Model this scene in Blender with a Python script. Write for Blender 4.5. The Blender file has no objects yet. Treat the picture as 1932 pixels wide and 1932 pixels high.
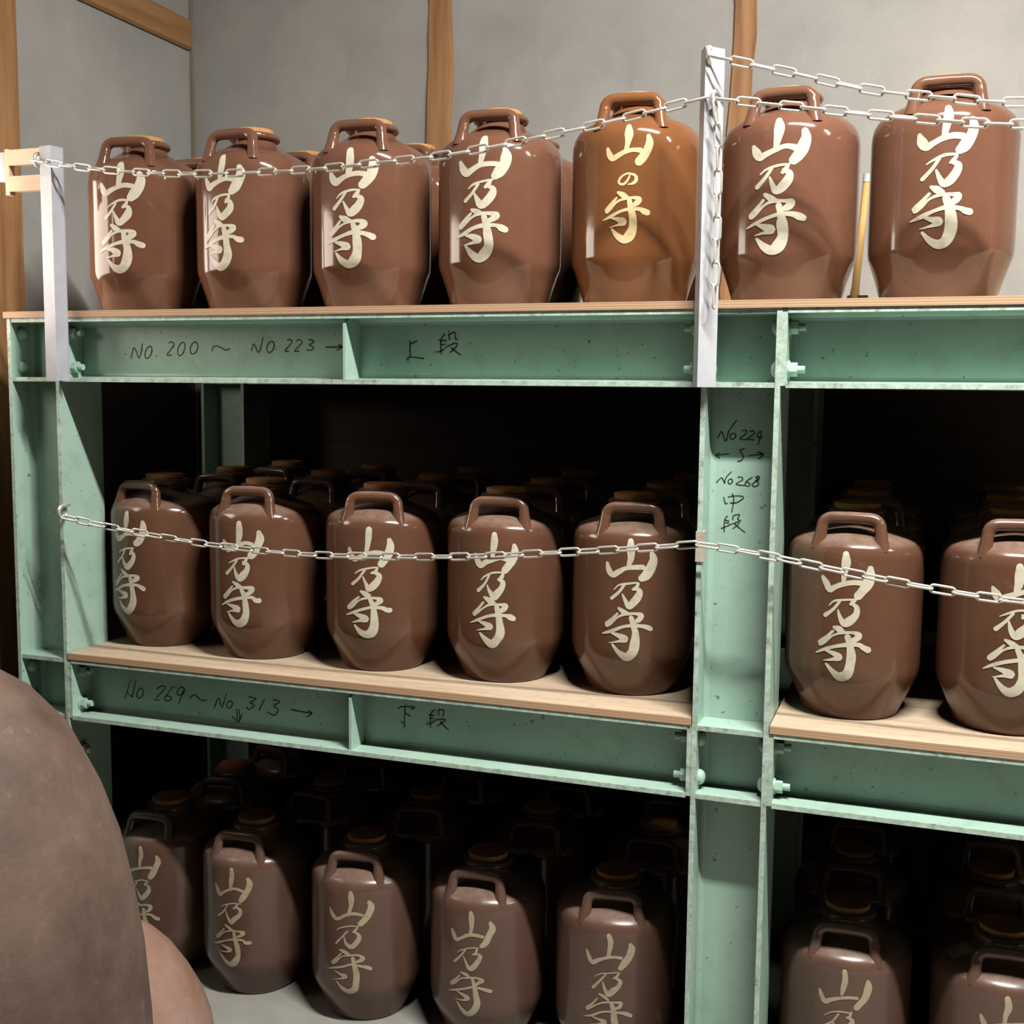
import bpy, math, random
from mathutils import Vector, Matrix

# ------------------------------------------------------------------ camera
sc = bpy.context.scene
FZ = 1.65                                   # height of the rack top above the floor
cam = bpy.data.cameras.new('camera')
cam.sensor_width = 36.0
cam.lens = 41.24
cam.clip_start = 0.05
cam_ob = bpy.data.objects.new('camera', cam)
sc.collection.objects.link(cam_ob)
YAW, PITCH, ROLL = 0.3439, 0.1041, 0.0099
def cam_axes(yaw, pitch, roll):
    f = Vector((-math.sin(yaw), math.cos(yaw), 0)); r = Vector((math.cos(yaw), math.sin(yaw), 0)); up = Vector((0, 0, 1))
    f2 = f*math.cos(pitch) - up*math.sin(pitch); u2 = up*math.cos(pitch) + f*math.sin(pitch)
    return r*math.cos(roll) + u2*math.sin(roll), u2*math.cos(roll) - r*math.sin(roll), f2
_r, _u, _f = cam_axes(YAW, PITCH, ROLL)
cam_ob.matrix_world = Matrix(((_r.x, _u.x, -_f.x, 1.955), (_r.y, _u.y, -_f.y, -2.2682), (_r.z, _u.z, -_f.z, FZ-0.1579), (0, 0, 0, 1)))
sc.camera = cam_ob

# ------------------------------------------------------------------ light, world, exposure
world = bpy.data.worlds.new('world'); sc.world = world; world.use_nodes = True
world.node_tree.nodes['Background'].inputs[0].default_value = (0.5, 0.52, 0.55, 1)
world.node_tree.nodes['Background'].inputs[1].default_value = 0.02

def area(name, loc, sx, sy, power, col, rot=(0, 0, 0)):
    l = bpy.data.lights.new(name, 'AREA'); l.shape = 'RECTANGLE'; l.size = sx; l.size_y = sy; l.energy = power; l.color = col
    o = bpy.data.objects.new(name, l); o.location = loc; o.rotation_euler = rot
    sc.collection.objects.link(o); return o
area('ceiling_lamp', (2.35, -1.0, 3.55), 1.25, 0.09, 215, (1.0, 0.97, 0.92))
area('ceiling_lamp', (5.0, -1.0, 3.55), 1.25, 0.09, 70, (1.0, 0.97, 0.92))

vs = sc.view_settings
vs.view_transform = 'Standard'; vs.look = 'None'; vs.exposure = 0.0; vs.gamma = 1.0; vs.use_curve_mapping = False
sc.cycles.use_denoising = True
sc.cycles.max_bounces = 6; sc.cycles.diffuse_bounces = 1; sc.cycles.glossy_bounces = 3; sc.cycles.caustics_reflective = False; sc.cycles.caustics_refractive = False
sc.cycles.sample_clamp_indirect = 4.0

rng = random.Random(7)
COL = sc.collection

# ------------------------------------------------------------------ materials
def new_mat(name):
    m = bpy.data.materials.new(name); m.use_nodes = True
    nt = m.node_tree; b = nt.nodes['Principled BSDF']
    return m, nt, b
def N(nt, t, **kw):
    n = nt.nodes.new(t)
    for k, v in kw.items(): setattr(n, k, v)
    return n
def noise(nt, vec, scale, detail=4, rough=0.55):
    n = N(nt, 'ShaderNodeTexNoise'); n.inputs['Scale'].default_value = scale; n.inputs['Detail'].default_value = detail; n.inputs['Roughness'].default_value = rough
    nt.links.new(vec, n.inputs['Vector']); return n.outputs['Fac']
def ramp(nt, fac, stops):
    r = N(nt, 'ShaderNodeValToRGB'); e = r.color_ramp.elements
    while len(e) < len(stops): e.new(0.5)
    for i, (p, c) in enumerate(stops):
        e[i].position = p; e[i].color = c if len(c) == 4 else (*c, 1)
    nt.links.new(fac, r.inputs[0]); return r.outputs[0]
def mixc(nt, fac, a, b, mode='MIX'):
    m = N(nt, 'ShaderNodeMix', data_type='RGBA', blend_type=mode)
    for sock, v in ((m.inputs[0], fac), (m.inputs[6], a), (m.inputs[7], b)):
        if hasattr(v, 'links'): nt.links.new(v, sock)
        else: sock.default_value = v if not isinstance(v, tuple) else (*v, 1)[:4]
    return m.outputs[2]
def math_n(nt, op, a, b=0.0):
    m = N(nt, 'ShaderNodeMath', operation=op)
    for s, v in ((m.inputs[0], a), (m.inputs[1], b)):
        if hasattr(v, 'links'): nt.links.new(v, s)
        else: s.default_value = v
    return m.outputs[0]
def objc(nt, scale=(1, 1, 1), coord='Object'):
    t = N(nt, 'ShaderNodeTexCoord'); mp = N(nt, 'ShaderNodeMapping'); mp.inputs['Scale'].default_value = scale
    nt.links.new(t.outputs[coord], mp.inputs[0]); return mp.outputs[0]
def worldc(nt, scale=(1, 1, 1)):
    g = N(nt, 'ShaderNodeNewGeometry'); mp = N(nt, 'ShaderNodeMapping'); mp.inputs['Scale'].default_value = scale
    nt.links.new(g.outputs['Position'], mp.inputs[0]); return mp.outputs[0]
def bump(nt, b, h, strength=0.3, dist=0.002):
    n = N(nt, 'ShaderNodeBump'); n.inputs['Strength'].default_value = strength; n.inputs['Distance'].default_value = dist
    nt.links.new(h, n.inputs['Height']); nt.links.new(n.outputs[0], b.inputs['Normal'])

def mat_glaze(name, c0, c1, rough=0.2, dust=0.0, dustcol=(0.26, 0.19, 0.15)):
    m, nt, b = new_mat(name)
    v = worldc(nt)
    base = ramp(nt, noise(nt, v, 9, 4), [(0.3, c0), (0.7, c1)])
    r = math_n(nt, 'ADD', math_n(nt, 'MULTIPLY', noise(nt, v, 22, 3), 0.10), rough - 0.05)
    if dust > 0:
        g = N(nt, 'ShaderNodeNewGeometry'); sx = N(nt, 'ShaderNodeSeparateXYZ'); nt.links.new(g.outputs['Normal'], sx.inputs[0])
        up = N(nt, 'ShaderNodeMapRange'); up.inputs[1].default_value = 0.45; up.inputs[2].default_value = 1.0
        nt.links.new(sx.outputs[2], up.inputs[0])
        sp = ramp(nt, noise(nt, v, 40, 5, 0.7), [(0.35, (0.4,)*3), (0.7, (1,)*3)])
        f = math_n(nt, 'MULTIPLY', math_n(nt, 'MULTIPLY', up.outputs[0], sp), dust)
        base = mixc(nt, f, base, dustcol)
        r = math_n(nt, 'ADD', r, math_n(nt, 'MULTIPLY', f, 0.5))
    nt.links.new(base, b.inputs['Base Color']); nt.links.new(r, b.inputs['Roughness'])
    b.inputs['IOR'].default_value = 1.52
    bump(nt, b, noise(nt, v, 14, 2), 0.12, 0.004)
    return m
GLAZE_A = mat_glaze('glaze_red_brown', (0.128, 0.057, 0.034), (0.158, 0.072, 0.044), 0.11)
GLAZE_B = mat_glaze('glaze_orange_brown', (0.155, 0.060, 0.022), (0.190, 0.076, 0.030), 0.10)
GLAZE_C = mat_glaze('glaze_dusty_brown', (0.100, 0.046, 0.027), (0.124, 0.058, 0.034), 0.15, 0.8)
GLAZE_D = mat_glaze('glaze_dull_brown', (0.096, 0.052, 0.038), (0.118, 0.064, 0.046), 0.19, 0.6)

def mat_simple(name, c0, c1, scale=12, rough=0.6, bmp=0.0, stretch=(1, 1, 1), metal=0.0, coord='world'):
    m, nt, b = new_mat(name)
    v = worldc(nt, stretch) if coord == 'world' else objc(nt, stretch)
    f = noise(nt, v, scale, 5)
    nt.links.new(ramp(nt, f, [(0.3, c0), (0.7, c1)]), b.inputs['Base Color'])
    b.inputs['Roughness'].default_value = rough; b.inputs['Metallic'].default_value = metal
    if bmp: bump(nt, b, f, bmp, 0.003)
    return m
CORK = mat_simple('cork', (0.36, 0.17, 0.05), (0.50, 0.26, 0.09), 90, 0.8, 0.2)
def mat_letter(name, c):
    m, nt, b = new_mat(name)
    v = worldc(nt)
    nt.links.new(ramp(nt, noise(nt, v, 60, 5, 0.7), [(0.28, tuple(x*0.72 for x in c)), (0.5, c)]), b.inputs['Base Color'])
    b.inputs['Roughness'].default_value = 0.38
    return m
CREAM = mat_letter('cream_brush_paint', (0.58, 0.53, 0.41))
CREAM_Y = mat_letter('cream_yellow_print', (0.66, 0.52, 0.28))
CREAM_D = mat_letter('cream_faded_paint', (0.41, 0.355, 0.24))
INK = mat_simple('black_marker', (0.012, 0.018, 0.012), (0.03, 0.04, 0.03), 60, 0.6)

def mat_paint(name, c0, c1):
    m, nt, b = new_mat(name)
    v = worldc(nt)
    base = ramp(nt, noise(nt, v, 5, 4), [(0.3, c0), (0.7, c1)])
    dirt = ramp(nt, noise(nt, worldc(nt, (1, 1, 0.9)), 75, 3, 0.6), [(0.67, (0,)*3), (0.72, (1,)*3)])
    base = mixc(nt, math_n(nt, 'MULTIPLY', dirt, 0.75), base, (0.06, 0.07, 0.05))
    grime = ramp(nt, noise(nt, v, 13, 6, 0.7), [(0.5, (0,)*3), (0.85, (1,)*3)])
    base = mixc(nt, math_n(nt, 'MULTIPLY', grime, 0.45), base, (0.16, 0.17, 0.12))
    # chipped, rubbed front edges of the flanges
    g = N(nt, 'ShaderNodeNewGeometry'); sx = N(nt, 'ShaderNodeSeparateXYZ'); nt.links.new(g.outputs['Position'], sx.inputs[0])
    front = math_n(nt, 'MULTIPLY', math_n(nt, 'LESS_THAN', sx.outputs[1], 0.0022), math_n(nt, 'GREATER_THAN', sx.outputs[1], -0.0022))
    worn = ramp(nt, noise(nt, v, 48, 6, 0.75), [(0.32, (0.10, 0.095, 0.075)), (0.43, (0.36, 0.42, 0.35)), (0.52, (0.42, 0.56, 0.47)), (0.68, (0.66, 0.70, 0.62))])
    base = mixc(nt, math_n(nt, 'MULTIPLY', front, 0.85), base, worn)
    fine = ramp(nt, noise(nt, v, 170, 3, 0.6), [(0.68, (0,)*3), (0.73, (1,)*3)])
    base = mixc(nt, math_n(nt, 'MULTIPLY', fine, 0.5), base, (0.10, 0.11, 0.08))
    nt.links.new(base, b.inputs['Base Color'])
    nt.links.new(math_n(nt, 'ADD', math_n(nt, 'MULTIPLY', noise(nt, v, 30, 3), 0.2), 0.28), b.inputs['Roughness'])
    bump(nt, b, noise(nt, v, 60, 3), 0.06, 0.002)
    return m
MINT = mat_paint('mint_green_paint', (0.325, 0.49, 0.40), (0.385, 0.55, 0.452))
LAV = mat_simple('lavender_grey_paint', (0.37, 0.375, 0.42), (0.45, 0.455, 0.50), 18, 0.4)
WHITEP = mat_simple('pale_grey_paint', (0.38, 0.39, 0.415), (0.50, 0.51, 0.53), 14, 0.38)
STEEL = mat_simple('galvanised_steel', (0.62, 0.60, 0.54), (0.78, 0.76, 0.70), 40, 0.33, 0, metal=0.6)
TAPE = mat_simple('old_tape', (0.40, 0.35, 0.27), (0.52, 0.46, 0.36), 40, 0.5)

def mat_plaster():
    m, nt, b = new_mat('grey_plaster')
    v = worldc(nt)
    base = ramp(nt, noise(nt, v, 2.2, 6, 0.62), [(0.3, (0.29, 0.28, 0.26)), (0.52, (0.36, 0.345, 0.32)), (0.75, (0.42, 0.40, 0.365))])
    f2 = ramp(nt, noise(nt, worldc(nt, (1, 1, 0.6)), 11, 6, 0.7), [(0.6, (0,)*3), (0.78, (1,)*3)])
    base = mixc(nt, math_n(nt, 'MULTIPLY', f2, 0.35), base, (0.52, 0.50, 0.46))
    f3 = ramp(nt, noise(nt, worldc(nt, (1, 1, 0.35)), 7, 5, 0.6), [(0.62, (0,)*3), (0.8, (1,)*3)])
    base = mixc(nt, math_n(nt, 'MULTIPLY', f3, 0.35), base, (0.20, 0.195, 0.18))
    nt.links.new(base, b.inputs['Base Color']); b.inputs['Roughness'].default_value = 0.85
    bump(nt, b, noise(nt, v, 25, 6, 0.65), 0.25, 0.004)
    return m
PLASTER = mat_plaster()

def mat_wood(name, c0, c1, c2, axis=2, scale=1.0, rough=0.65):
    m, nt, b = new_mat(name)
    st = [14, 14, 14]; st[axis] = 0.9
    v = worldc(nt, tuple(s*scale for s in st))
    g = noise(nt, v, 2.0, 6, 0.6)
    base = ramp(nt, g, [(0.28, c0), (0.5, c1), (0.72, c2)])
    kn = ramp(nt, noise(nt, worldc(nt), 6, 3), [(0.62, (0,)*3), (0.74, (1,)*3)])
    base = mixc(nt, math_n(nt, 'MULTIPLY', kn, 0.4), base, tuple(x*0.4 for x in c0))
    nt.links.new(base, b.inputs['Base Color']); b.inputs['Roughness'].default_value = rough
    bump(nt, b, g, 0.2, 0.002)
    return m
STUD = mat_wood('old_stud_wood', (0.22, 0.10, 0.035), (0.36, 0.18, 0.07), (0.44, 0.24, 0.11), 2)
BEAMW = mat_wood('old_beam_wood', (0.26, 0.125, 0.04), (0.36, 0.19, 0.07), (0.42, 0.23, 0.10), 1)
PALE = mat_wood('pale_planed_wood', (0.55, 0.38, 0.25), (0.62, 0.44, 0.30), (0.68, 0.50, 0.36), 0)
DARKW = mat_wood('dark_ceiling_wood', (0.03, 0.02, 0.014), (0.05, 0.034, 0.024), (0.07, 0.05, 0.036), 0)
GREYW = mat_wood('grey_weathered_wood', (0.20, 0.165, 0.12), (0.26, 0.22, 0.165), (0.31, 0.27, 0.20), 2)
BAMBOO = mat_wood('honey_handle_wood', (0.55, 0.30, 0.09), (0.64, 0.37, 0.13), (0.70, 0.43, 0.17), 2)

def mat_ply():
    m, nt, b = new_mat('plywood')
    g = noise(nt, worldc(nt, (1.3, 22, 22)), 2.5, 6, 0.6)
    face = ramp(nt, g, [(0.25, (0.36, 0.26, 0.17)), (0.5, (0.49, 0.375, 0.26)), (0.75, (0.57, 0.45, 0.32))])
    sp = ramp(nt, noise(nt, worldc(nt, (1.2, 3, 3)), 30, 6, 0.75), [(0.52, (0,)*3), (0.68, (1,)*3)])
    face = mixc(nt, math_n(nt, 'MULTIPLY', sp, 0.45), face, (0.24, 0.15, 0.085))
    w = N(nt, 'ShaderNodeTexWave', wave_type='BANDS', bands_direction='Z'); w.inputs['Scale'].default_value = 62; w.inputs['Distortion'].default_value = 0.6
    nt.links.new(worldc(nt, (0.02, 0.02, 1)), w.inputs['Vector'])
    edge = ramp(nt, w.outputs['Fac'], [(0.2, (0.38, 0.23, 0.13)), (0.8, (0.52, 0.34, 0.205))])
    geo = N(nt, 'ShaderNodeNewGeometry'); s = N(nt, 'ShaderNodeSeparateXYZ'); nt.links.new(geo.outputs['Normal'], s.inputs[0])
    up = math_n(nt, 'GREATER_THAN', math_n(nt, 'ABSOLUTE', s.outputs[2]), 0.6)
    nt.links.new(mixc(nt, up, edge, face), b.inputs['Base Color']); b.inputs['Roughness'].default_value = 0.7
    return m
PLY = mat_ply()
CONCRETE = mat_simple('grey_concrete', (0.25, 0.24, 0.21), (0.33, 0.32, 0.285), 6, 0.8, 0.1)

def mat_earth(name, c0, c1, spot, rough=0.75):
    m, nt, b = new_mat(name)
    v = worldc(nt)
    base = ramp(nt, noise(nt, v, 5.5, 7, 0.68), [(0.36, c0), (0.64, c1)])
    s1 = ramp(nt, noise(nt, v, 34, 5, 0.7), [(0.6, (0,)*3), (0.75, (1,)*3)])
    base = mixc(nt, math_n(nt, 'MULTIPLY', s1, 0.5), base, spot)
    nt.links.new(base, b.inputs['Base Color']); b.inputs['Roughness'].default_value = rough
    bump(nt, b, noise(nt, v, 70, 5, 0.7), 0.35, 0.003)
    return m
EARTH1 = mat_earth('dark_unglazed_stoneware', (0.066, 0.036, 0.026), (0.120, 0.076, 0.056), (0.20, 0.14, 0.11))
EARTH2 = mat_earth('pink_terracotta', (0.25, 0.125, 0.075), (0.32, 0.205, 0.165), (0.13, 0.07, 0.05))

def mat_emit(name, col, s):
    m, nt, b = new_mat(name)
    b.inputs['Base Color'].default_value = (0.8, 0.75, 0.7, 1)
    b.inputs['Emission Color'].default_value = (*col, 1); b.inputs['Emission Strength'].default_value = s
    return m
DAYLIGHT = mat_emit('paper_pane_in_daylight', (1.0, 0.86, 0.74), 9.0)

# ------------------------------------------------------------------ mesh helpers
class MB:
    def __init__(s): s.v = []; s.f = []
    def add(s, verts, faces):
        o = len(s.v); s.v += [tuple(p) for p in verts]; s.f += [tuple(i+o for i in f) for f in faces]; return s
    def box(s, x0, x1, y0, y1, z0, z1):
        return s.add([(x0,y0,z0),(x1,y0,z0),(x1,y1,z0),(x0,y1,z0),(x0,y0,z1),(x1,y0,z1),(x1,y1,z1),(x0,y1,z1)],
                     [(0,3,2,1),(4,5,6,7),(0,1,5,4),(1,2,6,5),(2,3,7,6),(3,0,4,7)])
    def prism(s, poly, fn, a, b):
        """closed polygon (p,q) list extruded from a to b; fn(p,q,t)->xyz"""
        n = len(poly)
        vs = [fn(p, q, a) for p, q in poly] + [fn(p, q, b) for p, q in poly]
        fs = [tuple(range(n-1, -1, -1)), tuple(range(n, 2*n))] + [(i, (i+1) % n, n+(i+1) % n, n+i) for i in range(n)]
        return s.add(vs, fs)
    def lathe(s, prof, seg=48, cx=0, cy=0, cap=True):
        vs = []; fs = []
        for r, z in prof:
            for i in range(seg):
                a = 2*math.pi*i/seg; vs.append((cx+r*math.cos(a), cy+r*math.sin(a), z))
        m = len(prof)
        for j in range(m-1):
            for i in range(seg):
                k = (i+1) % seg
                fs.append((j*seg+i, j*seg+k, (j+1)*seg+k, (j+1)*seg+i))
        if cap:
            fs.append(tuple(range(seg-1, -1, -1))); fs.append(tuple((m-1)*seg+i for i in range(seg)))
        return s.add(vs, fs)
    def tube(s, pts, rad, seg=10, closed=False, cap=True):
        pts = [Vector(p) for p in pts]; n = len(pts)
        rads = rad if isinstance(rad, (list, tuple)) else [rad]*n
        vs = []; prev = None
        for i in range(n):
            a = pts[(i-1) % n] if (closed or i > 0) else pts[i]; b = pts[(i+1) % n] if (closed or i < n-1) else pts[i]
            t = (b-a).normalized()
            if prev is None:
                ref = Vector((0, 0, 1)) if abs(t.z) < 0.9 else Vector((1, 0, 0))
                nrm = t.cross(ref).normalized()
            else:
                nrm = (prev - t*prev.dot(t)).normalized()
            prev = nrm; bn = t.cross(nrm)
            for k in range(seg):
                an = 2*math.pi*k/seg
                vs.append(pts[i] + (nrm*math.cos(an) + bn*math.sin(an))*rads[i])
        fs = []
        for i in range(n if closed else n-1):
            j = (i+1) % n
            for k in range(seg):
                l = (k+1) % seg
                fs.append((i*seg+k, i*seg+l, j*seg+l, j*seg+k))
        if cap and not closed:
            fs.append(tuple(range(seg-1, -1, -1))); fs.append(tuple((n-1)*seg+i for i in range(seg)))
        return s.add(vs, fs)
    def mesh(s, name, mat, smooth=None):
        me = bpy.data.meshes.new(name); me.from_pydata(s.v, [], s.f); me.update()
        me.materials.append(mat)
        if smooth is not None:
            for p in me.polygons: p.use_smooth = True
            me.set_sharp_from_angle(angle=math.radians(smooth))
        return me
    def build(s, name, mat, parent=None, smooth=None, loc=None):
        return link(name, s.mesh(name, mat, smooth), parent, loc)
def link(name, me, parent=None, loc=None, rot=None):
    o = bpy.data.objects.new(name, me); COL.objects.link(o)
    if parent is not None: o.parent = parent
    if loc is not None: o.location = loc
    if rot is not None: o.rotation_euler = rot
    return o
def empty(name, loc=(0, 0, 0), rz=0):
    o = bpy.data.objects.new(name, None); o.empty_display_size = 0.05; COL.objects.link(o); o.location = loc; o.rotation_euler = (0, 0, rz); return o
def tag(o, label, cat, group=None):
    o['label'] = label; o['category'] = cat
    if group: o['group'] = group
    return o
def struct(o): o['kind'] = 'structure'; return o
def catmull(pts, n=6):
    pts = [tuple(p) for p in pts]
    P = [pts[0]] + pts + [pts[-1]]; out = []
    for i in range(1, len(P)-2):
        for k in range(n):
            t = k/n
            out.append(tuple(0.5*((2*b) + (-a+c)*t + (2*a-5*b+4*c-d)*t*t + (-a+3*b-3*c+d)*t**3) for a, b, c, d in zip(P[i-1], P[i], P[i+1], P[i+2])))
    out.append(pts[-1]); return out

# ------------------------------------------------------------------ room
WX, WY = -0.377, 1.10                       # left wall, back wall
RX, FY, CZ = 6.5, -4.2, 3.85
struct(MB().box(WX-0.1, RX+0.1, FY-0.1, WY+0.1, -0.1, 0).build('floor', CONCRETE))
struct(MB().box(WX-0.1, RX+0.1, WY, WY+0.1, 1.60, CZ).build('wall_back', PLASTER))
struct(MB().box(WX-0.1, RX+0.1, WY, WY+0.1, 0, 1.60).build('wall_back_lower', DARKW))
struct(MB().box(WX-0.1, WX, -0.9, WY, 1.60, CZ).build('wall_left', PLASTER))
struct(MB().box(WX-0.1, WX, -0.9, WY, 0, 1.60).build('wall_left_lower', DARKW))
struct(MB().box(WX-0.1, WX, FY, -0.9, 0, CZ).build('wall_left_boards', DARKW))
struct(MB().box(RX, RX+0.1, FY, WY, 0, CZ).build('wall_right', DARKW))
struct(MB().box(WX-0.1, RX+0.1, FY-0.1, FY, 0, CZ).build('wall_front', DARKW))
struct(MB().box(WX-0.1, RX+0.1, FY-0.1, WY+0.1, CZ, CZ+0.1).build('ceiling', DARKW))

def rough_stud(name, x0, x1, ypos, depth, seed, lean=0.0):
    """a hand-hewn upright with an uneven outline, on the back wall"""
    r = random.Random(seed); m = MB(); n = 26; vs = []; fs = []
    for i in range(n+1):
        z = 1.60 + (CZ-1.60)*i/n; c = lean*(z-2.0)
        a = x0 + c + r.uniform(-0.006, 0.006); b = x1 + c + r.uniform(-0.006, 0.006)
        e = depth + r.uniform(-0.003, 0.003)
        vs += [(a, ypos, z), (a+0.006, ypos-e, z), (b-0.006, ypos-e, z), (b, ypos, z)]
    for i in range(n):
        o = i*4
        for k in range(3): fs.append((o+k, o+k+1, o+k+5, o+k+4))
    m.add(vs, fs)
    return struct(m.build(name, STUD, smooth=40))
rough_stud('trim_1', 0.463, 0.545, WY, 0.012, 3)
rough_stud('trim_2', 1.372, 1.440, WY, 0.012, 5, 0.012)
# upright on the left wall, horizontal rail under the roof, corner batten
struct(MB().box(WX, WX+0.03, 0.15, 0.283, 0, CZ).build('trim_4', STUD))
rail = MB(); pr = [(0, 0.004), (0.006, 0), (0.014, 0.008), (0.014, 0.09), (0, 0.10)]
rail.prism(pr, lambda p, q, t: (WX+p, t, FZ+0.925+q), FY+0.02, WY-0.02)
struct(rail.build('trim_5', BEAMW))
struct(MB().box(WX, WX+0.010, WY-0.012, WY, 0, CZ).build('trim_3', GREYW))
# paper window on the left wall, just outside the picture, whose light streaks the jugs
win = struct(empty('window_1', (WX, -0.30, FZ-0.02)))
MB().box(0.001, 0.008, -0.38, 0.38, 0.02, 0.43).build('pane', DAYLIGHT, win)
for a in ((0, 0.02, -0.405, -0.38, 0, 0.45), (0, 0.02, 0.38, 0.405, 0, 0.45), (0, 0.02, -0.38, 0.38, 0, 0.02), (0, 0.02, -0.38, 0.38, 0.43, 0.45)):
    MB().box(*a).build('frame_bar', STUD, win)

# ------------------------------------------------------------------ steel rack
L = 1.528                                    # clear bay
W = 0.15                                     # section size
TW, TF, FR = 0.007, 0.010, 0.011
ZT, ZM = FZ, FZ-0.8194                       # tops of the two beam lines
def h_profile(h, b):
    a = h/2; c = b/2; w = TW/2; f = TF
    q = []
    def fil(px, py, sx, sy):                 # fillet centre, three points
        for t in ((0, 45, 90)):
            q.append((px+sx*FR*math.cos(math.radians(t)), py+sy*FR*math.sin(math.radians(t))))
    P = [(-a, -c), (-a+f, -c), ]
    # inner fillets built by hand: between flange (at -a+f) and web (at +-w)
    def arc(cx, cy, a0, a1):
        return [(cx+FR*math.cos(math.radians(a0+(a1-a0)*k/3)), cy+FR*math.sin(math.radians(a0+(a1-a0)*k/3))) for k in range(4)]
    P += arc(-a+f+FR, -w-FR, 180, 90)
    P += arc(a-f-FR, -w-FR, 90, 0)
    P += [(a-f, -c), (a, -c), (a, c), (a-f, c)]
    P += arc(a-f-FR, w+FR, 0, -90)
    P += arc(-a+f+FR, w+FR, -90, -180)
    P += [(-a+f, c), (-a, c)]
    return P
PROF = h_profile(W, W)
rack = tag(empty('steel_storage_rack', (0, 0, 0)), 'mint green steel rack of bolted H beams holding three tiers of brown jugs', 'rack')
bolt_me = {}
def bolt_mesh():
    m = MB()
    hexa = [(0.014*math.cos(math.radians(60*k+15)), 0.014*math.sin(math.radians(60*k+15))) for k in range(6)]
    m.prism([(0.017*math.cos(math.radians(22.5*k)), 0.017*math.sin(math.radians(22.5*k))) for k in range(16)], lambda p, q, t: (t, p, q), 0, 0.003)
    m.prism(hexa, lambda p, q, t: (t, p, q), 0.003, 0.017)
    m.prism([(0.0075*math.cos(math.radians(36*k)), 0.0075*math.sin(math.radians(36*k))) for k in range(10)], lambda p, q, t: (t, p, q), 0.017, 0.031)
    return m.mesh('bolt', MINT, 40)
BOLT = bolt_mesh()
head = MB().lathe([(0.0165, 0), (0.0160, 0.005), (0.0120, 0.010), (0.006, 0.0125), (0.001, 0.013)], 16)
head.v = [(z, x, y) for x, y, z in head.v]
BOLT_HEAD = head.mesh('bolt_head', MINT, 60)

def column(x0, y0):
    cx, cy = x0+W/2, y0+W/2
    o = MB().prism(PROF, lambda p, q, t: (p, q, t), 0, FZ).build('column', MINT, rack, loc=(cx, cy, 0))
    for zt in (ZT, ZM):                      # plates between the flanges at beam-flange height
        for z1 in (zt, zt-W+TF):
            MB().box(-W/2+TF, W/2-TF, -W/2+0.002, -TW/2, z1-TF, z1).build('stiffener_plate', MINT, o)
            MB().box(-W/2+TF, W/2-TF, TW/2, W/2-0.002, z1-TF, z1).build('stiffener_plate', MINT, o)
    return o
COLX = (-W, L, 2*L+W)
cols = {}
for cxx in COLX:
    for cyy in (0, 0.79):
        cols[(cxx, cyy)] = column(cxx, cyy)

def add_bolts(beam, length, y):
    for z in (-0.035, -0.115):
        link('bolt', BOLT, beam, (0.010, y, z))
        link('bolt', BOLT, beam, (length-0.010, y, z), (0, 0, math.pi))
def beam(x0, length, y0, ztop, rib=None):
    o = MB().prism(PROF, lambda p, q, t: (t, W/2+q, -W/2+p), 0.010, length-0.010).build('beam', MINT, rack, loc=(x0, y0, ztop))
    MB().box(0, 0.010, 0.001, W-0.001, -W+0.004, -0.002).build('end_plate', MINT, o)
    MB().box(length-0.010, length, 0.001, W-0.001, -W+0.004, -0.002).build('end_plate', MINT, o)
    if rib is not None:
        poly = [(0.003, -W+TF), (W/2-TW/2, -W+TF), (W/2-TW/2, -TF-0.012), (W/2-TW/2-0.012, -TF), (0.018, -TF), (0.003, -TF-0.012)]
        MB().prism(poly, lambda p, q, t: (t, p, q), rib, rib+0.006).build('web_stiffener', MINT, o)
    if y0 < 0.1: add_bolts(o, length, 0.036)
    return o
B = {}
for k, x0 in enumerate((0, L+W)):
    for zt in (ZT, ZM):
        B[(k, zt)] = beam(x0, L, 0, zt, (0.752 if zt == ZT else 0.762) if k == 0 else 0.80)
        beam(x0, L, 0.79, zt)
# bolt heads seen on the inside of the column flanges
for cxx in COLX:
    for zt in (ZT, ZM):
        for dz in (-0.035, -0.115):
            link('bolt_head', BOLT_HEAD, cols[(cxx, 0)], (W/2-TF, -W/2+0.036, zt+dz), (0, 0, math.pi))
            link('bolt_head', BOLT_HEAD, cols[(cxx, 0)], (-W/2+TF, -W/2+0.036, zt+dz))
link('bolt', BOLT, cols[(-W, 0)], (W/2, -0.035, 0.595))
link('bolt', BOLT, cols[(-W, 0)], (W/2, -0.035, 0.675))

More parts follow.
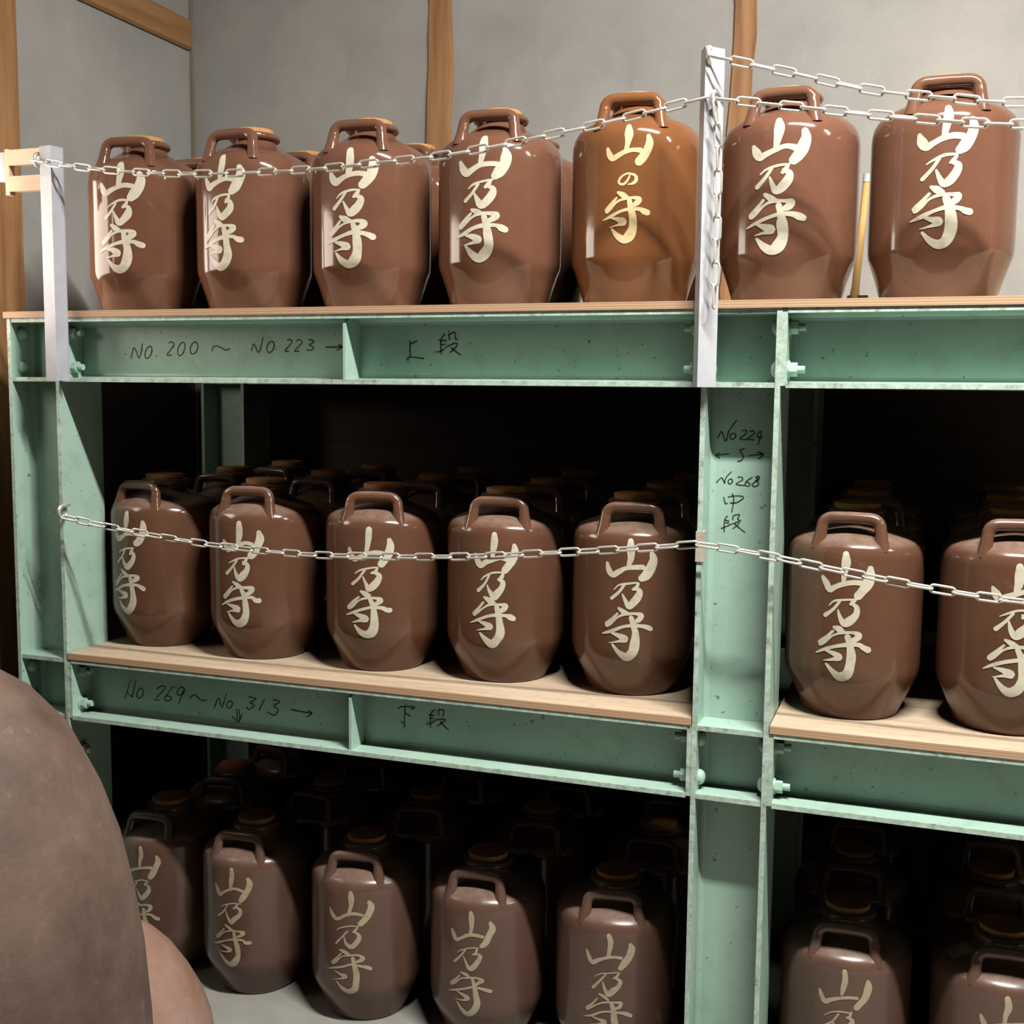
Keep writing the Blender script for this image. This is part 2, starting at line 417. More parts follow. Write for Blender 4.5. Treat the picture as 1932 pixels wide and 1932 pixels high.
# handwriting in black marker on the steel webs: (x, z) strokes, z measured from the rack top
HW = {"upper_no":[[[0.1519,-0.0933],[0.1612,-0.0678],[0.1751,-0.0933],[0.1846,-0.0586]],[[0.21,-0.0792],[0.2065,-0.0863],[0.2015,-0.0914],[0.1965,-0.0933],[0.1927,-0.0914],[0.1911,-0.0862],[0.1923,-0.0792],[0.1958,-0.0721],[0.2007,-0.067],[0.2058,-0.0651],[0.2096,-0.067],[0.2111,-0.0721],[0.21,-0.0792]],[[0.223,-0.0874],[0.2255,-0.0877]],[[0.2591,-0.0582],[0.2659,-0.0548],[0.2733,-0.0611],[0.2655,-0.0709],[0.2534,-0.0856],[0.266,-0.0856]],[[0.3022,-0.0716],[0.2985,-0.0793],[0.2934,-0.0849],[0.2881,-0.087],[0.2842,-0.0849],[0.2827,-0.0793],[0.2839,-0.0716],[0.2876,-0.0639],[0.2928,-0.0583],[0.298,-0.0563],[0.3019,-0.0584],[0.3035,-0.064],[0.3022,-0.0716]],[[0.3378,-0.0696],[0.3347,-0.0766],[0.3298,-0.0817],[0.3243,-0.0835],[0.3199,-0.0816],[0.3175,-0.0765],[0.318,-0.0696],[0.3212,-0.0626],[0.3261,-0.0576],[0.3315,-0.0557],[0.336,-0.0576],[0.3383,-0.0627],[0.3378,-0.0696]],[[0.377,-0.0766],[0.3796,-0.0684],[0.3878,-0.0645],[0.4007,-0.0684],[0.4136,-0.0742],[0.4241,-0.0712]],[[0.482,-0.0754],[0.4886,-0.0605],[0.5009,-0.0802],[0.5125,-0.0463]],[[0.5409,-0.0677],[0.5382,-0.0738],[0.5338,-0.0782],[0.5288,-0.0799],[0.5247,-0.0782],[0.5224,-0.0738],[0.5227,-0.0676],[0.5254,-0.0616],[0.5299,-0.0571],[0.5348,-0.0555],[0.539,-0.0571],[0.5412,-0.0616],[0.5409,-0.0677]],[[0.5459,-0.0729],[0.5471,-0.0731]],[[0.5757,-0.0534],[0.5819,-0.0511],[0.5873,-0.0555],[0.5802,-0.0648],[0.5692,-0.077],[0.5785,-0.0772]],[[0.5996,-0.0542],[0.6058,-0.0512],[0.6134,-0.0569],[0.6049,-0.0663],[0.594,-0.077],[0.6048,-0.077]],[[0.6303,-0.0523],[0.638,-0.0523],[0.6425,-0.057],[0.631,-0.063],[0.6417,-0.0677],[0.6378,-0.0744],[0.6248,-0.0744]],[[0.6736,-0.0687],[0.7135,-0.0679]],[[0.7052,-0.0633],[0.7135,-0.0679],[0.7014,-0.0752]]],"upper_tier":[[[0.878,-0.0555],[0.879,-0.0621],[0.8785,-0.0744],[0.8796,-0.0904]],[[0.8811,-0.0617],[0.8947,-0.0561]],[[0.8707,-0.0936],[0.8812,-0.0904],[0.9108,-0.0935]],[[0.96,-0.0415],[0.9518,-0.0521],[0.9514,-0.0708],[0.9525,-0.0839]],[[0.9467,-0.0544],[0.9636,-0.0556]],[[0.9514,-0.0643],[0.9621,-0.0634]],[[0.9442,-0.0797],[0.9535,-0.0764],[0.9677,-0.0666]],[[0.9696,-0.0429],[0.9717,-0.0527]],[[0.9696,-0.0429],[0.9828,-0.0379],[0.9849,-0.0467],[0.9839,-0.0504],[0.9895,-0.0537]],[[0.9697,-0.0671],[0.9809,-0.0616],[0.9885,-0.0625],[0.985,-0.0709],[0.9729,-0.0806]],[[0.9759,-0.0709],[0.985,-0.0783],[0.9972,-0.0858]]],"col_a":[[[1.5442,-0.2496],[1.5511,-0.2373],[1.5595,-0.2561],[1.5654,-0.2363],[1.5798,-0.2146]],[[1.5794,-0.2458],[1.5781,-0.2488],[1.5756,-0.251],[1.5725,-0.2519],[1.5697,-0.2511],[1.5679,-0.249],[1.5677,-0.2461],[1.569,-0.2431],[1.5715,-0.2409],[1.5745,-0.2401],[1.5773,-0.2408],[1.5791,-0.2429],[1.5794,-0.2458]],[[1.5923,-0.2345],[1.5978,-0.2337],[1.5999,-0.2395],[1.5873,-0.2509],[1.6022,-0.2518]],[[1.6063,-0.2355],[1.6127,-0.2347],[1.6154,-0.2398],[1.6035,-0.2498],[1.6145,-0.2522]],[[1.6262,-0.2357],[1.6201,-0.2449],[1.6304,-0.2473]],[[1.6284,-0.235],[1.6283,-0.2428],[1.6232,-0.2617]],[[1.5412,-0.2848],[1.5667,-0.2808]],[[1.5483,-0.2793],[1.5409,-0.2848],[1.5483,-0.2892]],[[1.597,-0.2705],[1.5886,-0.273],[1.5934,-0.282],[1.5956,-0.2878],[1.5899,-0.2939],[1.5847,-0.2953]],[[1.609,-0.2829],[1.634,-0.2802]],[[1.6223,-0.276],[1.634,-0.2802],[1.6259,-0.2892]]],"col_b":[[[1.5441,-0.3386],[1.5534,-0.329],[1.5599,-0.3395]],[[1.5599,-0.3395],[1.5633,-0.3271],[1.573,-0.3164]],[[1.5754,-0.3355],[1.5744,-0.338],[1.5726,-0.3399],[1.5704,-0.3407],[1.5684,-0.3401],[1.5672,-0.3383],[1.567,-0.3358],[1.568,-0.3333],[1.5699,-0.3314],[1.5721,-0.3306],[1.5741,-0.3312],[1.5753,-0.333],[1.5754,-0.3355]],[[1.5862,-0.3267],[1.593,-0.3265],[1.5954,-0.3314],[1.5828,-0.3406],[1.5988,-0.3427]],[[1.6142,-0.3261],[1.6024,-0.3349],[1.6011,-0.3419],[1.6072,-0.3439],[1.6104,-0.3392],[1.6024,-0.3353]],[[1.6261,-0.3234],[1.621,-0.3259],[1.6271,-0.3302],[1.6205,-0.3343],[1.6146,-0.3406],[1.6185,-0.3443],[1.6259,-0.341],[1.6265,-0.3356],[1.6204,-0.3328],[1.6285,-0.3272],[1.6261,-0.3234]],[[1.5591,-0.3681],[1.5625,-0.3799],[1.5664,-0.3797]],[[1.5683,-0.3669],[1.582,-0.3641],[1.5942,-0.3643],[1.5984,-0.3672],[1.5914,-0.3737],[1.5824,-0.3783],[1.5725,-0.3787]],[[1.5758,-0.3605],[1.5791,-0.3711],[1.576,-0.3966]],[[1.5671,-0.4055],[1.562,-0.4143],[1.5618,-0.4368]],[[1.5635,-0.4134],[1.5704,-0.4147]],[[1.5636,-0.4188],[1.5705,-0.4185]],[[1.5563,-0.4308],[1.5684,-0.4248],[1.579,-0.4197],[1.5904,-0.416],[1.5897,-0.4207],[1.5793,-0.4297]],[[1.5788,-0.4119],[1.5786,-0.405],[1.5861,-0.4016],[1.5915,-0.4021],[1.5879,-0.41],[1.5941,-0.4135]],[[1.5821,-0.4203],[1.5899,-0.4268],[1.6031,-0.4362]]],"lower_no":[[[0.109,-0.9249],[0.124,-0.8855]],[[0.116,-0.9083],[0.1311,-0.9185]],[[0.1311,-0.9185],[0.1428,-0.8762]],[[0.1637,-0.9057],[0.1606,-0.9122],[0.1559,-0.9172],[0.1509,-0.9193],[0.147,-0.9181],[0.1452,-0.9137],[0.146,-0.9074],[0.1492,-0.9009],[0.1539,-0.896],[0.1588,-0.8938],[0.1627,-0.8951],[0.1645,-0.8994],[0.1637,-0.9057]],[[0.1652,-0.9117],[0.1668,-0.9118]],[[0.2041,-0.8915],[0.2178,-0.8827],[0.228,-0.8865],[0.2027,-0.9121]],[[0.1962,-0.9182],[0.2105,-0.9184]],[[0.2502,-0.8809],[0.2298,-0.9067],[0.2264,-0.9166],[0.2375,-0.9175],[0.2463,-0.9091],[0.2315,-0.9045]],[[0.2822,-0.8826],[0.2745,-0.8793],[0.2633,-0.8912],[0.2646,-0.9005],[0.2804,-0.8949],[0.283,-0.8838],[0.2739,-0.9037],[0.2657,-0.9208]],[[0.2973,-0.9061],[0.3084,-0.8962],[0.3161,-0.8968],[0.3299,-0.9062],[0.3461,-0.9045]],[[0.3664,-0.9217],[0.3795,-0.8953],[0.3875,-0.9188],[0.4007,-0.8837]],[[0.4169,-0.9085],[0.4148,-0.9131],[0.4113,-0.9167],[0.4072,-0.9182],[0.4037,-0.9174],[0.4018,-0.9144],[0.4018,-0.91],[0.4039,-0.9054],[0.4075,-0.9018],[0.4115,-0.9002],[0.415,-0.901],[0.4169,-0.9041],[0.4169,-0.9085]],[[0.4627,-0.8849],[0.4816,-0.8881],[0.4658,-0.8984],[0.4772,-0.903],[0.4639,-0.9153],[0.4558,-0.9103]],[[0.5044,-0.8872],[0.4893,-0.9156]],[[0.5288,-0.8855],[0.5465,-0.8888],[0.5294,-0.9006],[0.5414,-0.9081],[0.5307,-0.9222],[0.5122,-0.9162]],[[0.576,-0.9038],[0.6015,-0.9062],[0.6308,-0.9074]],[[0.6206,-0.9013],[0.6308,-0.9074],[0.6173,-0.9171]],[[0.4292,-0.9189],[0.4296,-0.9445]],[[0.4358,-0.9182],[0.4362,-0.9438]],[[0.4164,-0.9379],[0.4328,-0.9486],[0.4431,-0.9299]]],"lower_tier":[[[0.8499,-0.8732],[0.8601,-0.8681],[0.889,-0.866],[0.8881,-0.8693],[0.8811,-0.8713]],[[0.8675,-0.8698],[0.8662,-0.8863],[0.8658,-0.9151]],[[0.868,-0.882],[0.8794,-0.8882]],[[0.9385,-0.8678],[0.9299,-0.878],[0.9291,-0.9082]],[[0.926,-0.88],[0.9372,-0.8801]],[[0.9307,-0.8869],[0.9359,-0.8871]],[[0.9204,-0.9022],[0.9316,-0.8986],[0.9428,-0.89],[0.9643,-0.8865],[0.9601,-0.8927],[0.9472,-0.903]],[[0.9496,-0.8654],[0.9488,-0.8785]],[[0.9496,-0.8658],[0.9608,-0.8659],[0.9617,-0.8698],[0.9591,-0.879]],[[0.9532,-0.8926],[0.9601,-0.9],[0.973,-0.9091]]]}
def ink(strokes, parent, px, py, pz, width=0.0030, y=0.0715):
    m = MB()
    for st in strokes:
        pts = catmull(st, 5) if len(st) > 2 else [st[0], st[1]]
        n = len(pts); vs = []; fs = []
        for i, p in enumerate(pts):
            a = pts[max(i-1, 0)]; b = pts[min(i+1, n-1)]
            dx, dz = b[0]-a[0], b[1]-a[1]; l = math.hypot(dx, dz) or 1
            w = width*0.5*rng.uniform(0.7, 1.15)
            e = -0.001 if i == 0 else (0.001 if i == n-1 else 0)
            for s in (1, -1):
                vs.append((p[0]-px + s*-dz/l*w + e*dx/l, y-0.0004-py, FZ+p[1]-pz + s*dx/l*w + e*dz/l))
        for i in range(n-1): fs.append((2*i, 2*i+1, 2*i+3, 2*i+2))
        m.add(vs, fs)
    return m.build('handwriting', INK, parent)
def words(strokes, gap=0.011):
    items = sorted(strokes, key=lambda st: min(p[0] for p in st)); out = []; end = None
    for st in items:
        a = min(p[0] for p in st); b = max(p[0] for p in st)
        if end is None or a-end > gap: out.append([]); end = b
        out[-1].append(st); end = max(end, b)
    return out
def write(key, parent, px, py, pz, label, width=0.0034, gap=0.011):
    for w in words(HW[key], gap): ink(w, parent, px, py, pz, width)['label'] = label
write('upper_no', B[(0, ZT)], 0, 0, ZT, 'part of handwritten No.200 to No.223 in black marker')
write('upper_tier', B[(0, ZT)], 0, 0, ZT, 'handwritten upper tier character in black marker')
write('lower_no', B[(0, ZM)], 0, 0, ZM, 'part of handwritten No.269 to No.313 in black marker', 0.0033)
write('lower_tier', B[(0, ZM)], 0, 0, ZM, 'handwritten lower tier character in black marker', 0.0033)
write('col_a', cols[(L, 0)], L+W/2-0.007, W/2, 0, 'handwritten No224 with arrows in black marker', 0.0028, 0.5)
write('col_b', cols[(L, 0)], L+W/2-0.007, W/2, 0, 'handwritten No268 middle tier in black marker', 0.0025, 0.5)

# guard posts of angle iron clamped to the columns
def angle_post(name, corner, left, right, z0, z1, mat, label):
    t = 0.004
    cx, cy = corner
    def off(e):                              # leg thickened backwards
        return e
    poly = [left, (cx, cy), right, (right[0]-0.001, right[1]+t*1.2), (cx, cy+t*1.5), (left[0]+0.001, left[1]+t*1.2)]
    o = MB().prism(poly, lambda p, q, u: (p, q, u), z0, z1).build(name, mat, rack)
    o['label'] = label
    return o
pl = angle_post('guard_post', (0.0335, -0.045), (-0.002, -0.040), (0.0385, -0.012), FZ-0.148, FZ+0.385, LAV, 'lavender-grey angle iron guard post at the left column')
pr_ = angle_post('guard_post', (1.5290, -0.045), (1.514, -0.012), (1.5585, -0.012), FZ-0.150, FZ+0.475, WHITEP, 'pale grey angle iron guard post at the middle column')
pr3 = angle_post('guard_post', (3.217, -0.045), (3.202, -0.012), (3.2465, -0.012), FZ-0.150, FZ+0.475, WHITEP, 'pale grey angle iron guard post beyond the second bay')
def tabs(post, x, z):
    MB().box(x-0.018, x+0.02, -0.012, -0.008, z-0.01, z+0.02).build('end_tab', STEEL, post)
def hook(parent, x, y, z, s=1.0):
    pts = [(x, y+0.020, z+0.020), (x, y+0.006, z+0.018)] + [(x, y-0.004-0.012*math.sin(math.radians(a)), z+0.004+0.014*math.cos(math.radians(a))) for a in range(0, 181, 30)] + [(x, y+0.006, z-0.010), (x, y+0.010, z-0.002)]
    return MB().tube(pts, 0.0042, 10).build('chain_hook', STEEL, parent, smooth=60)
hook(pl, -0.012, -0.030, FZ+0.352); hook(pr_, 1.535, -0.035, FZ+0.455); hook(pr_, 1.545, -0.035, FZ+0.375)
lc = cols[(-W, 0)]
hk = hook(lc, 0.012+W/2, -0.012-W/2, FZ-0.462)
MB().box(-W/2-0.002, -W/2+TF+0.004, -W/2-0.003, -W/2+0.020, FZ-0.49, FZ-0.43).build('tape_wrap', TAPE, cols[(L, 0)])

# ------------------------------------------------------------------ plywood boards
def board(x0, x1, y0, y1, zt, label):
    o = MB().box(x0, x1, y0, y1, zt, zt+0.015).build('plywood_board', PLY)
    return tag(o, label, 'shelf board', 'plywood shelf boards')
BT = 0.015
board(-0.158, 3.36, -0.003, 1.085, ZT, 'long plywood board on top of the rack under the upper jugs')
board(0.002, L-0.002, -0.002, 1.085, ZM, 'plywood board of the middle tier, left bay under five jugs')
board(L+W+0.002, 2*L+W-0.002, -0.002, 1.085, ZM, 'plywood board of the middle tier, right bay beyond the numbered column')

# ------------------------------------------------------------------ jugs
PROF_A = [(0.100, 0.0), (0.1045, 0.002), (0.1075, 0.008), (0.1185, 0.045), (0.1290, 0.076), (0.1335, 0.087), (0.1350, 0.098), (0.1355, 0.13), (0.1355, 0.308),
          (0.1345, 0.322), (0.1315, 0.335), (0.1250, 0.347), (0.1140, 0.357), (0.0990, 0.365), (0.0820, 0.373), (0.0670, 0.381), (0.0570, 0.388), (0.0520, 0.395),
          (0.0510, 0.399), (0.0570, 0.401), (0.0605, 0.405), (0.0605, 0.411), (0.0570, 0.415), (0.0470, 0.416)]
PROF_B = [(0.088, 0.0), (0.0935, 0.002), (0.0970, 0.008), (0.1045, 0.026), (0.1145, 0.048), (0.1240, 0.068), (0.1300, 0.083), (0.1325, 0.093), (0.1338, 0.108), (0.1340, 0.16), (0.1338, 0.325),
          (0.1330, 0.335), (0.1300, 0.346), (0.1235, 0.355), (0.1120, 0.362), (0.0960, 0.368), (0.0780, 0.375), (0.0640, 0.382), (0.0550, 0.389), (0.0515, 0.395),
          (0.0510, 0.398), (0.0560, 0.400), (0.0595, 0.404), (0.0595, 0.410), (0.0560, 0.414), (0.0470, 0.415)]
def prof_at(prof, h):
    for (r0, z0), (r1, z1) in zip(prof, prof[1:]):
        if z0 <= h <= z1 and z1 > z0:
            t = (h-z0)/(z1-z0); r = r0+(r1-r0)*t
            n = Vector((z1-z0, 0, -(r1-r0))).normalized()
            return r, n.x, n.z
    return prof[-1][0], 1, 0
# brush strokes (x, y, width), 山 乃 守 in the hand of the writer
S_YAMA = [[(600,150,95),(607,250,125),(592,370,100),(570,480,66)],
          [(285,450,60),(322,530,108),(372,588,100),(455,553,78),(560,503,70),(680,477,68),(790,487,75)],
          [(902,295,80),(918,380,140),(884,490,148),(825,585,140),(770,640,118)]]
S_NAI = [[(395,800,16),(470,742,30),(600,703,36),(728,696,28)],
         [(535,735,40),(452,850,44),(352,952,58)],
         [(722,702,36),(692,760,62),(655,790,40)],
         [(672,775,40),(738,815,76),(725,900,106),(652,985,120),(592,1025,100),(540,955,66),(500,860,26)]]
S_NO = [[(640,800,26),(600,900,34),(530,950,44),(470,925,40),(500,850,34),(600,800,30),(710,830,44),(725,895,60),(680,940,44),(610,958,18)]]
S_MORI = [[(460,1070,46),(530,1105,86),(596,1135,50)],
          [(445,1135,36),(372,1210,50),(286,1312,74),(345,1285,46),(450,1195,34),(560,1153,44),(700,1143,48),(782,1168,88),(742,1218,84),(676,1252,50)],
          [(632,1185,80),(660,1300,96),(685,1420,126),(690,1560,138),(645,1675,148),(560,1728,128),(460,1678,86),(375,1578,36)],
          [(222,1447,20),(350,1396,52),(500,1332,48),(640,1302,58),(780,1305,58),(850,1335,86),(905,1352,84)],
          [(368,1415,30),(470,1440,72),(552,1480,104),(470,1515,44),(340,1546,12)]]
def lettering(prof, strokes, wm, seed, mat, jit=10, s=0.255/1650, top=0.342):
    r = random.Random(seed); m = MB()
    sx = r.uniform(0.94, 1.05); top = top + r.uniform(-0.003, 0.003)
    for si, st in enumerate(strokes):
        jx, jy = r.uniform(-jit, jit), r.uniform(-jit, jit)
        P = [(x+jx+r.uniform(-jit, jit)*0.7, y+jy+r.uniform(-jit, jit)*0.7, max(w*wm*r.uniform(0.85, 1.12), 10)) for x, y, w in st]
        P = catmull(P, 7); n = len(P)
        # round ends: extend by a few shrinking samples
        def ext(p, q):
            dx, dy = p[0]-q[0], p[1]-q[1]; l = math.hypot(dx, dy) or 1; dx /= l; dy /= l; h = p[2]/2
            return [(p[0]+dx*h*math.sin(a), p[1]+dy*h*math.sin(a), p[2]*math.cos(a)) for a in (0.45, 0.9, 1.25, 1.5)]
        Q = list(reversed(ext(P[0], P[1]))) + P + ext(P[-1], P[-2])
        n = len(Q); vs = []; fs = []; K = 5
        for i, p in enumerate(Q):
            a = Q[max(i-1, 0)]; b = Q[min(i+1, n-1)]
            dx, dy = b[0]-a[0], b[1]-a[1]; l = math.hypot(dx, dy) or 1; nx, ny = -dy/l, dx/l
            for k in range(K):
                o = (k/(K-1)-0.5)*p[2]
                u = (p[0]+nx*o-600)*s*sx; h = top-(p[1]+ny*o-150)*s
                rr, n1, n3 = prof_at(prof, h); th = u/0.134
                e = 0.0006 + si*0.00003
                vs.append(((rr+n1*e)*math.sin(th), -(rr+n1*e)*math.cos(th), h+n3*e))
        for i in range(n-1):
            for k in range(K-1):
                q = i*K+k; fs.append((q, q+K, q+K+1, q+1))
        m.add(vs, fs)
    return m.mesh('lettering', mat, 60)
def handle_mesh(mat):
    pts = []
    def leg(s): return [(s*0.0605, -0.0985, 0.340), (s*0.0595, -0.0975, 0.352), (s*0.0580, -0.0955, 0.364), (s*0.0565, -0.0935, 0.376), (s*0.0555, -0.092, 0.382)]
    arcL = [(-0.0552+0.020*(1-math.cos(a)), -0.0910+0.003*math.sin(a), 0.3845+0.0175*math.sin(a)) for a in [math.pi/2*k/6 for k in range(7)]]
    path = leg(-1) + arcL + [(0, -0.0876, 0.4030)] + [(-x, y, z) for x, y, z in reversed(arcL)] + list(reversed(leg(1)))
    rads = []
    for x, y, z in path:
        rads.append(0.0118 + max(0, (0.368-z))*0.18)
    return MB().tube(path, rads, 12).mesh('handle', mat, 70)
BODY, HANDLE = {}, {}
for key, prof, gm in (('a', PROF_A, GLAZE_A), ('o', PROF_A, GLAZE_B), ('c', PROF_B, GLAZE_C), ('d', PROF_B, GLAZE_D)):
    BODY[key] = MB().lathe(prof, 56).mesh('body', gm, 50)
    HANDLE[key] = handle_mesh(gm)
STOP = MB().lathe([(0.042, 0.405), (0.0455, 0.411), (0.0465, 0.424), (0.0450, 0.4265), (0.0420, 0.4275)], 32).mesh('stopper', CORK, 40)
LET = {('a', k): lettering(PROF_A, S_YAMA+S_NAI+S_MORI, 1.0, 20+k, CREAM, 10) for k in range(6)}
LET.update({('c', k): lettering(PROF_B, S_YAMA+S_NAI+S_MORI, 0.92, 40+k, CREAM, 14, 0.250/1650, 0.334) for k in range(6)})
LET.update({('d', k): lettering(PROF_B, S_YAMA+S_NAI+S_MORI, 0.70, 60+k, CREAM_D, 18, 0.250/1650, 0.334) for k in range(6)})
LET[('o', 0)] = lettering(PROF_A, S_YAMA+S_NO+S_MORI, 0.95, 80, CREAM_Y, 4, 0.225/1650, 0.340)
def jug(key, let, x, y, z, deg, label, group):
    e = tag(empty('stoneware_jug', (x, y, z), math.radians(deg)), label, 'jug', group)
    link('body', BODY[key], e); link('handle', HANDLE[key], e); link('stopper', STOP, e)
    if let is not None: link('lettering', LET[(key, let)], e)
    return e
ORD = ['first', 'second', 'third', 'fourth', 'fifth', 'sixth', 'seventh']
G = 'brown jugs along the front of the top shelf'
top = [('a', 0, .108, 11, 'brown glazed jug at the left end of the top shelf, nearest the lavender post'),
       ('a', 1, .416, -1, 'brown glazed jug on the top shelf, second from the left end'),
       ('a', 2, .725, 6, 'brown glazed jug on the top shelf, third from the left end'),
       ('a', 3, 1.037, 4, 'brown glazed jug on the top shelf, fourth from the left end'),
       ('o', 0, 1.343, 6, 'orange-brown glossy jug with printed yellow-cream letters on the top shelf'),
       ('a', 4, 1.659, -3, 'red-brown jug on the top shelf just right of the pale middle post'),
       ('a', 5, 1.950, 1, 'red-brown jug on the top shelf at the right edge of the picture')]
for key, l, x, d, lab in top:
    e = jug(key, l, x, 0.2, ZT+BT, d, lab, G)
    if key == 'o': e.scale = (1, 1, 1.028)
for i, x in enumerate((.10, .40, .71, 1.02, 1.33)):
    jug('a', None, x, 0.478, ZT+BT, rng.uniform(-8, 8), 'brown jug in the shade of the top shelf back row, %s from the left' % ORD[i], 'shaded jugs at the back of the top shelf')
G = 'brown jugs along the front of the middle shelf'
mid = [('c', 0, .128, .225, -7, 'dusty brown jug on the middle shelf, first from the left column'),
       ('c', 1, .435, .20, 5, 'dusty brown jug on the middle shelf, second from the left column'),
       ('c', 2, .752, .20, 12, 'dusty brown jug on the middle shelf, third from the left column'),
       ('c', 3, 1.055, .21, 9, 'dusty brown jug on the middle shelf, fourth from the left column'),
       ('c', 4, 1.352, .21, 10, 'dusty brown jug on the middle shelf, fifth, just left of the numbered column'),
       ('c', 5, 1.816, .195, -3, 'dusty brown jug on the middle shelf just right of the numbered column'),
       ('c', 1, 2.112, .195, 2, 'dusty brown jug on the middle shelf cut off by the right picture edge')]
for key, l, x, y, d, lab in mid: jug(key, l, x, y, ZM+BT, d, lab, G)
G = 'dull brown jugs along the front of the floor tier'
bot = [('d', 0, .118, .235, 2, 'dull brown jug on the floor, half hidden behind the big dark stoneware jar'),
       ('d', 1, .400, .20, 4, 'dull brown jug on the floor tier, first one fully clear of the big jar'),
       ('d', 2, .712, .19, 9, 'dull brown jug with faded letters on the floor tier, third from left'),
       ('d', 3, 1.023, .195, 4, 'dull brown jug on the floor tier, fourth from left'),
       ('d', 4, 1.330, .20, 9, 'dull brown jug on the floor tier, fifth, just left of the middle column'),
       ('d', 5, 1.828, .215, 2, 'dull brown jug on the floor tier just right of the middle column'),
       ('d', 0, 2.132, .215, 3, 'dull brown jug on the floor tier in the bottom right picture corner')]
def paper_label(parent):
    """small brown paper square stuck on the shoulder beside the neck"""
    m = MB(); n = 7; vs = []; fs = []
    dome = [(r, z) for r, z in PROF_B if 0.06 <= r <= 0.13 and z > 0.33]
    def hz(r):
        for (r0, z0), (r1, z1) in zip(dome, dome[1:]):
            if r1 <= r <= r0: return z0+(z1-z0)*(r0-r)/(r0-r1)
        return dome[-1][1]
    for i in range(n):
        for k in range(n):
            r = 0.068+0.044*i/(n-1); th = math.radians(-70)+(k/(n-1)-0.5)*0.044/r
            vs.append((r*math.sin(th), -r*math.cos(th), hz(r)+0.0012))
    for i in range(n-1):
        for k in range(n-1): fs.append((i*n+k, i*n+k+1, (i+1)*n+k+1, (i+1)*n+k))
    return m.add(vs, fs).build('paper_label', TAPE, parent, smooth=60)
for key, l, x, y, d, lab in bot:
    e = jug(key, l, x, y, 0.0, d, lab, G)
    if x > 2: paper_label(e)
XB = [.135, .435, .74, 1.045, 1.345, 1.82, 2.12]
for tier, z, key in (('middle shelf', ZM+BT, 'c'), ('floor tier', 0.0, 'd')):
    for row, y in (('second', .52), ('third', .81)):
        for i, x in enumerate(XB):
            jug(key, None, x+rng.uniform(-.01, .01), y+rng.uniform(-.01, .01), z, rng.uniform(-12, 12),
                'shadowed brown jug, %s, %s row back, %s from the left' % (tier, row, ORD[i]), 'jugs standing in the dark behind the front row, %s' % tier)

# ------------------------------------------------------------------ chains
def link_mesh():
    a, b = 0.0150, 0.0070; pts = []
    for k in range(9):
        t = -math.pi/2 + math.pi*k/8; pts.append((a+b*math.cos(t), b*math.sin(t), 0))
    for k in range(9):
        t = math.pi/2 + math.pi*k/8; pts.append((-a+b*math.cos(t), b*math.sin(t), 0))
    return MB().tube(pts, 0.0024, 8, closed=True).mesh('link', STEEL, 80)
LINK = link_mesh()
PITCH_L = 2*(0.0150+0.0070) - 0.0050
def chain(pts, label, y=-0.034):
    P = [Vector((p[0], p[2] if len(p) > 2 else y, FZ+p[1])) for p in catmull(pts, 10)]
    root = tag(empty('safety_chain', P[0]), label, 'chain', 'steel chains across the rack front')
    d = [0.0]
    for a, b in zip(P, P[1:]): d.append(d[-1]+(b-a).length)
    def at(s):
        for i in range(len(P)-1):
            if d[i+1] >= s: return P[i].lerp(P[i+1], (s-d[i])/max(d[i+1]-d[i], 1e-9))
        return P[-1]
    n = int(d[-1]/PITCH_L); step = d[-1]/n
    for i in range(n):
        a = at(i*step); b = at((i+1)*step); t = (b-a).normalized()
        side = Vector((0, -1, 0)); side = (side - t*side.dot(t)).normalized(); up = t.cross(side)
        an = math.radians(12 if i % 2 else 104) + rng.uniform(-0.2, 0.2)
        n1 = side*math.cos(an) + up*math.sin(an); n2 = t.cross(n1)
        o = link('link', LINK, root)
        m = Matrix((( t.x, n2.x, n1.x, 0), (t.y, n2.y, n1.y, 0), (t.z, n2.z, n1.z, 0), (0, 0, 0, 1)))
        o.matrix_basis = Matrix.Translation((a+b)/2 - P[0]) @ m
    return root
chain([(-0.0103, 0.3521), (0.1778, 0.3221), (0.3745, 0.3028), (0.562, 0.2955), (0.7157, 0.2942), (0.8391, 0.2985), (0.9934, 0.3048), (1.141, 0.3201), (1.2717, 0.3374), (1.3972, 0.3569), (1.535, 0.381)],
      'steel chain sagging between the two posts before the upper left jugs', -0.052)
chain([(0.0284, -0.4674), (0.2261, -0.4928), (0.4401, -0.512), (0.6566, -0.5201), (0.8617, -0.5141), (1.056, -0.5029), (1.2401, -0.4848), (1.372, -0.471), (1.535, -0.4514)],
      'steel chain across the middle shelf, left bay, hooked to the left column')
chain([(1.535, -0.4512), (1.6415, -0.4621), (1.8172, -0.4888), (1.966, -0.5086), (2.1185, -0.5221), (2.45, -0.53), (2.8, -0.505), (3.215, -0.455)],
      'steel chain across the middle shelf, right bay, taped to the numbered column')
chain([(1.5385, 0.454), (1.6904, 0.411), (1.8296, 0.3711), (1.9626, 0.348), (2.075, 0.3338), (2.4, 0.325), (2.8, 0.36), (3.225, 0.452)],
      'upper of two steel chains at top right, hung from the post top', -0.052)
chain([(1.5523, 0.3764), (1.6924, 0.3532), (1.8763, 0.3224), (2.0768, 0.2977), (2.4, 0.29), (2.8, 0.315), (3.225, 0.375)],
      'lower of two steel chains at top right, before the red-brown jugs', -0.052)
chain([(1.5498, 0.372, -0.060), (1.5570, 0.31, -0.052), (1.5587, 0.1558, -0.049), (1.5571, -0.0026, -0.050)], 'loose steel chain end hanging straight down the pale middle post')

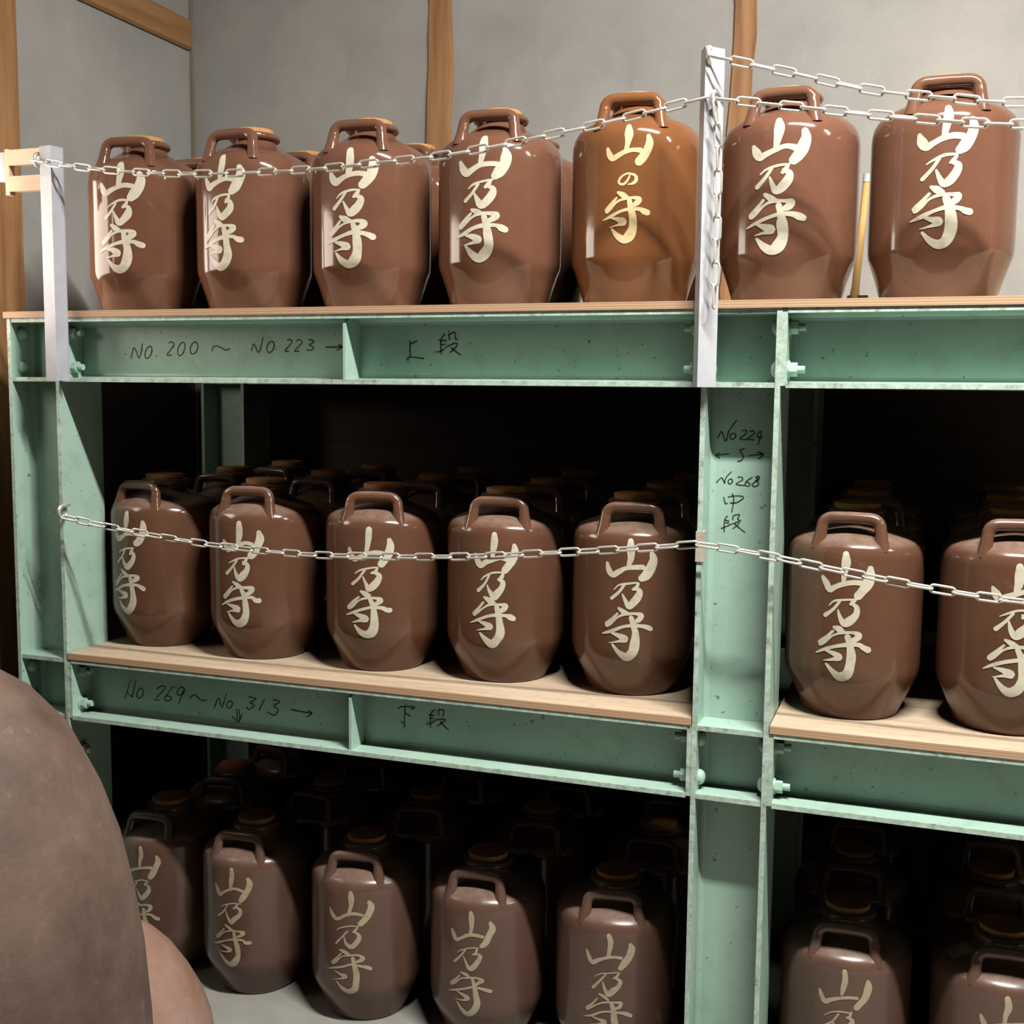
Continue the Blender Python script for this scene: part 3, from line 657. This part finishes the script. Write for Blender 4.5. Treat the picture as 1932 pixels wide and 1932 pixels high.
# ------------------------------------------------------------------ big unglazed jars in the aisle
def big_jar(prof, cx, cy, mat, label):
    o = MB().lathe(prof, 96).build('stoneware_jar', mat, smooth=50, loc=(cx, cy, 0))
    return tag(o, label, 'jar')
big_jar([(0.20, 0), (0.23, 0.02), (0.265, 0.16), (0.284, 0.32), (0.289, 0.45), (0.286, 0.53), (0.278, 0.636), (0.265, 0.725), (0.247, 0.814), (0.221, 0.893), (0.178, 0.986), (0.128, 1.046), (0.086, 1.076), (0.05, 1.09), (0.01, 1.094)],
        0.627, -1.0, EARTH1, 'large dark brown matte stoneware jar bulging in at lower left')
big_jar([(0.20, 0), (0.222, 0.02), (0.227, 0.08), (0.222, 0.115), (0.207, 0.163), (0.180, 0.217), (0.147, 0.270), (0.114, 0.307), (0.082, 0.333), (0.04, 0.352), (0.01, 0.356)],
        0.331, -0.30, EARTH2, 'low pinkish terracotta dome on the floor behind the big dark jar')

# ------------------------------------------------------------------ small things
br = tag(empty('long_brush', (1.789, 0.45, ZT+BT)), 'thin honey-coloured wooden brush standing between the two upper right jugs', 'brush')
MB().tube([(-0.012, 0, 0.035), (-0.010, 0, 0.06), (-0.003, 0, 0.17), (0.004, 0, 0.275), (0.0045, 0, 0.283)], [0.011, 0.0085, 0.0078, 0.0078, 0.0078], 12).build('handle', BAMBOO, br, smooth=60)
MB().tube([(0.0045, 0, 0.283), (0.0055, 0, 0.300)], 0.0086, 12).build('white_band', WHITEP, br, smooth=60)
bm = MB(); bm.prism([(-0.026, -0.008), (0.022, -0.008), (0.022, 0.008), (-0.026, 0.008)], lambda p, q, t: ((p*(1.25-t*9)-0.003), q, t), 0.0, 0.04)
bm.build('bristles', mat_simple('dark_bristles', (0.09, 0.075, 0.05), (0.14, 0.12, 0.085), 200, 0.9, 0.3, (1, 1, 0.1)), br)

fr = tag(empty('wooden_bracket', (-0.06, 0, FZ+0.29)), 'pale wooden bracket of two short rails behind the left lavender post', 'bracket')
MB().box(-0.068, 0.030, 0.001, 0.019, 0.066, 0.102).build('rail', PALE, fr)
MB().box(-0.068, 0.030, 0.001, 0.019, 0.006, 0.041).build('rail', PALE, fr)
MB().box(-0.080, -0.0682, 0.001, 0.019, -0.002, 0.104).build('stile', PALE, fr)
MB().box(-0.100, -0.0802, 0.004, 0.019, 0.030, 0.098).build('side_plate', LAV, fr)
